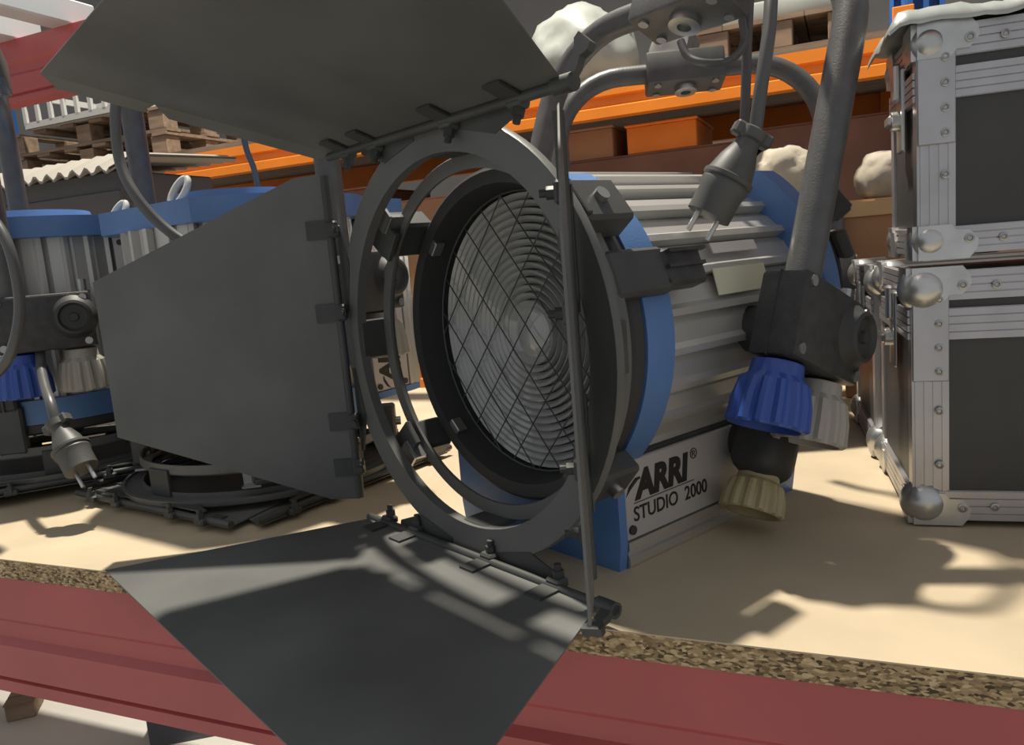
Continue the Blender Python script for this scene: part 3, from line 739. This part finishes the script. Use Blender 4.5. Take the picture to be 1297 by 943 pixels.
# cartons under the orange beam
for i, (s_, wd, hh, mt_, lab) in enumerate(((-2.35, 0.60, 0.50, 'card', 'brown carton under the orange beam, furthest left'), (-1.72, 0.58, 0.56, 'card2', 'dark brown carton under the orange beam, second from left'), (-1.10, 0.60, 0.50, 'card', 'brown carton under the orange beam behind the barn door ring'), (-0.46, 0.62, 0.555, 'card2', 'dark brown carton under the orange beam carrying the orange light patch'), (0.12, 0.46, 0.58, 'card2', 'dark brown carton under the orange beam by the blue upright'), (0.72, 0.5, 0.55, 'card', 'brown carton beyond the blue upright'))):
    carton('cardboard_box', lab, R2(s_, 0.30, -0.011), (wd, 0.44, hh), RROT, mt_, group='cartons under the orange beam')
for s_, wd, z_, hh, mt_, lab, cat in ((-0.40, 0.21, 0.5480, 0.080, 'orange', 'orange box standing in for a patch of light above a dark carton', 'crate'), (-0.66, 0.22, 0.5480, 0.09, 'card', 'flat brown carton beside the orange light patch', 'box')):
    T = thing('light_patch_box' if cat == 'crate' else 'flat_carton', lab, cat, R2(s_, 0.24, z_), RROT)  # the orange box stands in for a patch of light on brown goods
    B().box((0, 0, hh / 2), (wd, 0.30, hh), bev=0.003).build('body', mt_, T); B().box((0, 0, hh + 0.004), (wd + 0.01, 0.31, 0.008), bev=0.002).build('lid', mt_, T)
# pallets and goods on the upper deck
def pallet(label, s_, d_, z_, W=0.55, D=0.5):
    T = thing('wooden_pallet', label, 'pallet', R2(s_, d_, z_), RROT, 'pallets on the orange rack')
    for k in range(3): B().box((0, -D / 2 + 0.04 + k * (D - 0.08) / 2, 0.006), (W, 0.07, 0.012)).build('plank', 'wood', T)
    for i in range(3):
        for k in range(3): B().box((-W / 2 + 0.05 + i * (W - 0.1) / 2, -D / 2 + 0.04 + k * (D - 0.08) / 2, 0.047), (0.08, 0.07, 0.07), bev=0.002).build('block', 'wood', T)
    for i in range(6): B().box((-W / 2 + 0.04 + i * (W - 0.08) / 5, 0, 0.088), (0.075, D, 0.012)).build('plank', 'wood', T)
    return T
pallet('wooden pallet on the orange rack beside the blue upright', -0.06, 0.30, 0.766, 0.44)
pallet('wooden pallet on the orange rack below the red beam at far left', -2.75, 0.30, 0.766, 0.9)
pallet('second wooden pallet stacked at far left under the pale crate', -2.75, 0.30, 0.862, 0.9)
T = thing('plastic_crate', 'pale slotted plastic crate on the stacked pallets at far left', 'crate', R2(-2.72, 0.20, 0.958), RROT)
b = B(); W_, D_, H_ = 0.62, 0.36, 0.15
b.box((0, 0, 0.006), (W_, D_, 0.012))
for z in (0.012, H_ - 0.012):
    for y in (-D_ / 2, D_ / 2): b.box((0, y, z), (W_, 0.012, 0.024))
    for x in (-W_ / 2, W_ / 2): b.box((x, 0, z), (0.012, D_, 0.024))
b.build('body', 'pale', T)
for i in range(9):
    for y in (-D_ / 2, D_ / 2): B().box((-W_ / 2 + 0.006 + i * (W_ - 0.012) / 8, y, H_ / 2), (0.018, 0.012, H_ - 0.03)).build('slat', 'pale', T)
T = thing('flat_package', 'white flat package on the pallet beside the blue upright', 'package', R2(-0.06, 0.28, 0.8605), RROT)
B().box((0, 0, 0.03), (0.30, 0.36, 0.06), bev=0.01, seg=2).build('body', 'bag', T); B().box((0.02, 0, 0.0605), (0.03, 0.362, 0.003)).build('tape', 'pale', T)
lump('plastic_bag', 'white crumpled plastic bag on the orange rack above the wing latch', 'bag', R2(-0.66, 0.20, 0.766), (0.34, 0.28, 0.27), 'bag', 1.0, 0.14)
lump('bundle', 'dark grey cloth bundle beside the white plastic bag', 'bundle', R2(-0.395, 0.34, 0.766), (0.15, 0.22, 0.26), 'cloth', 8.0, 0.2)
lump('bundle', 'grey cloth bundle further left behind the upper leaf', 'bundle', R2(-1.3, 0.30, 0.766), (0.5, 0.3, 0.22), 'cloth', 3.0, 0.2)

# ------------------------------------------------------------------ things on the floor under the shelf
carton('storage_bin', 'black storage bin on the floor below the red beam', Vector((-0.98, 2.22, -1.0)), (0.30, 0.30, 0.16), 0.2, 'darkgrey', cat='bin')
carton('wood_block', 'small brown block on the floor at bottom left', Vector((-1.60, 2.30, -1.0)), (0.08, 0.10, 0.05), 0.3, 'wood', cat='block')
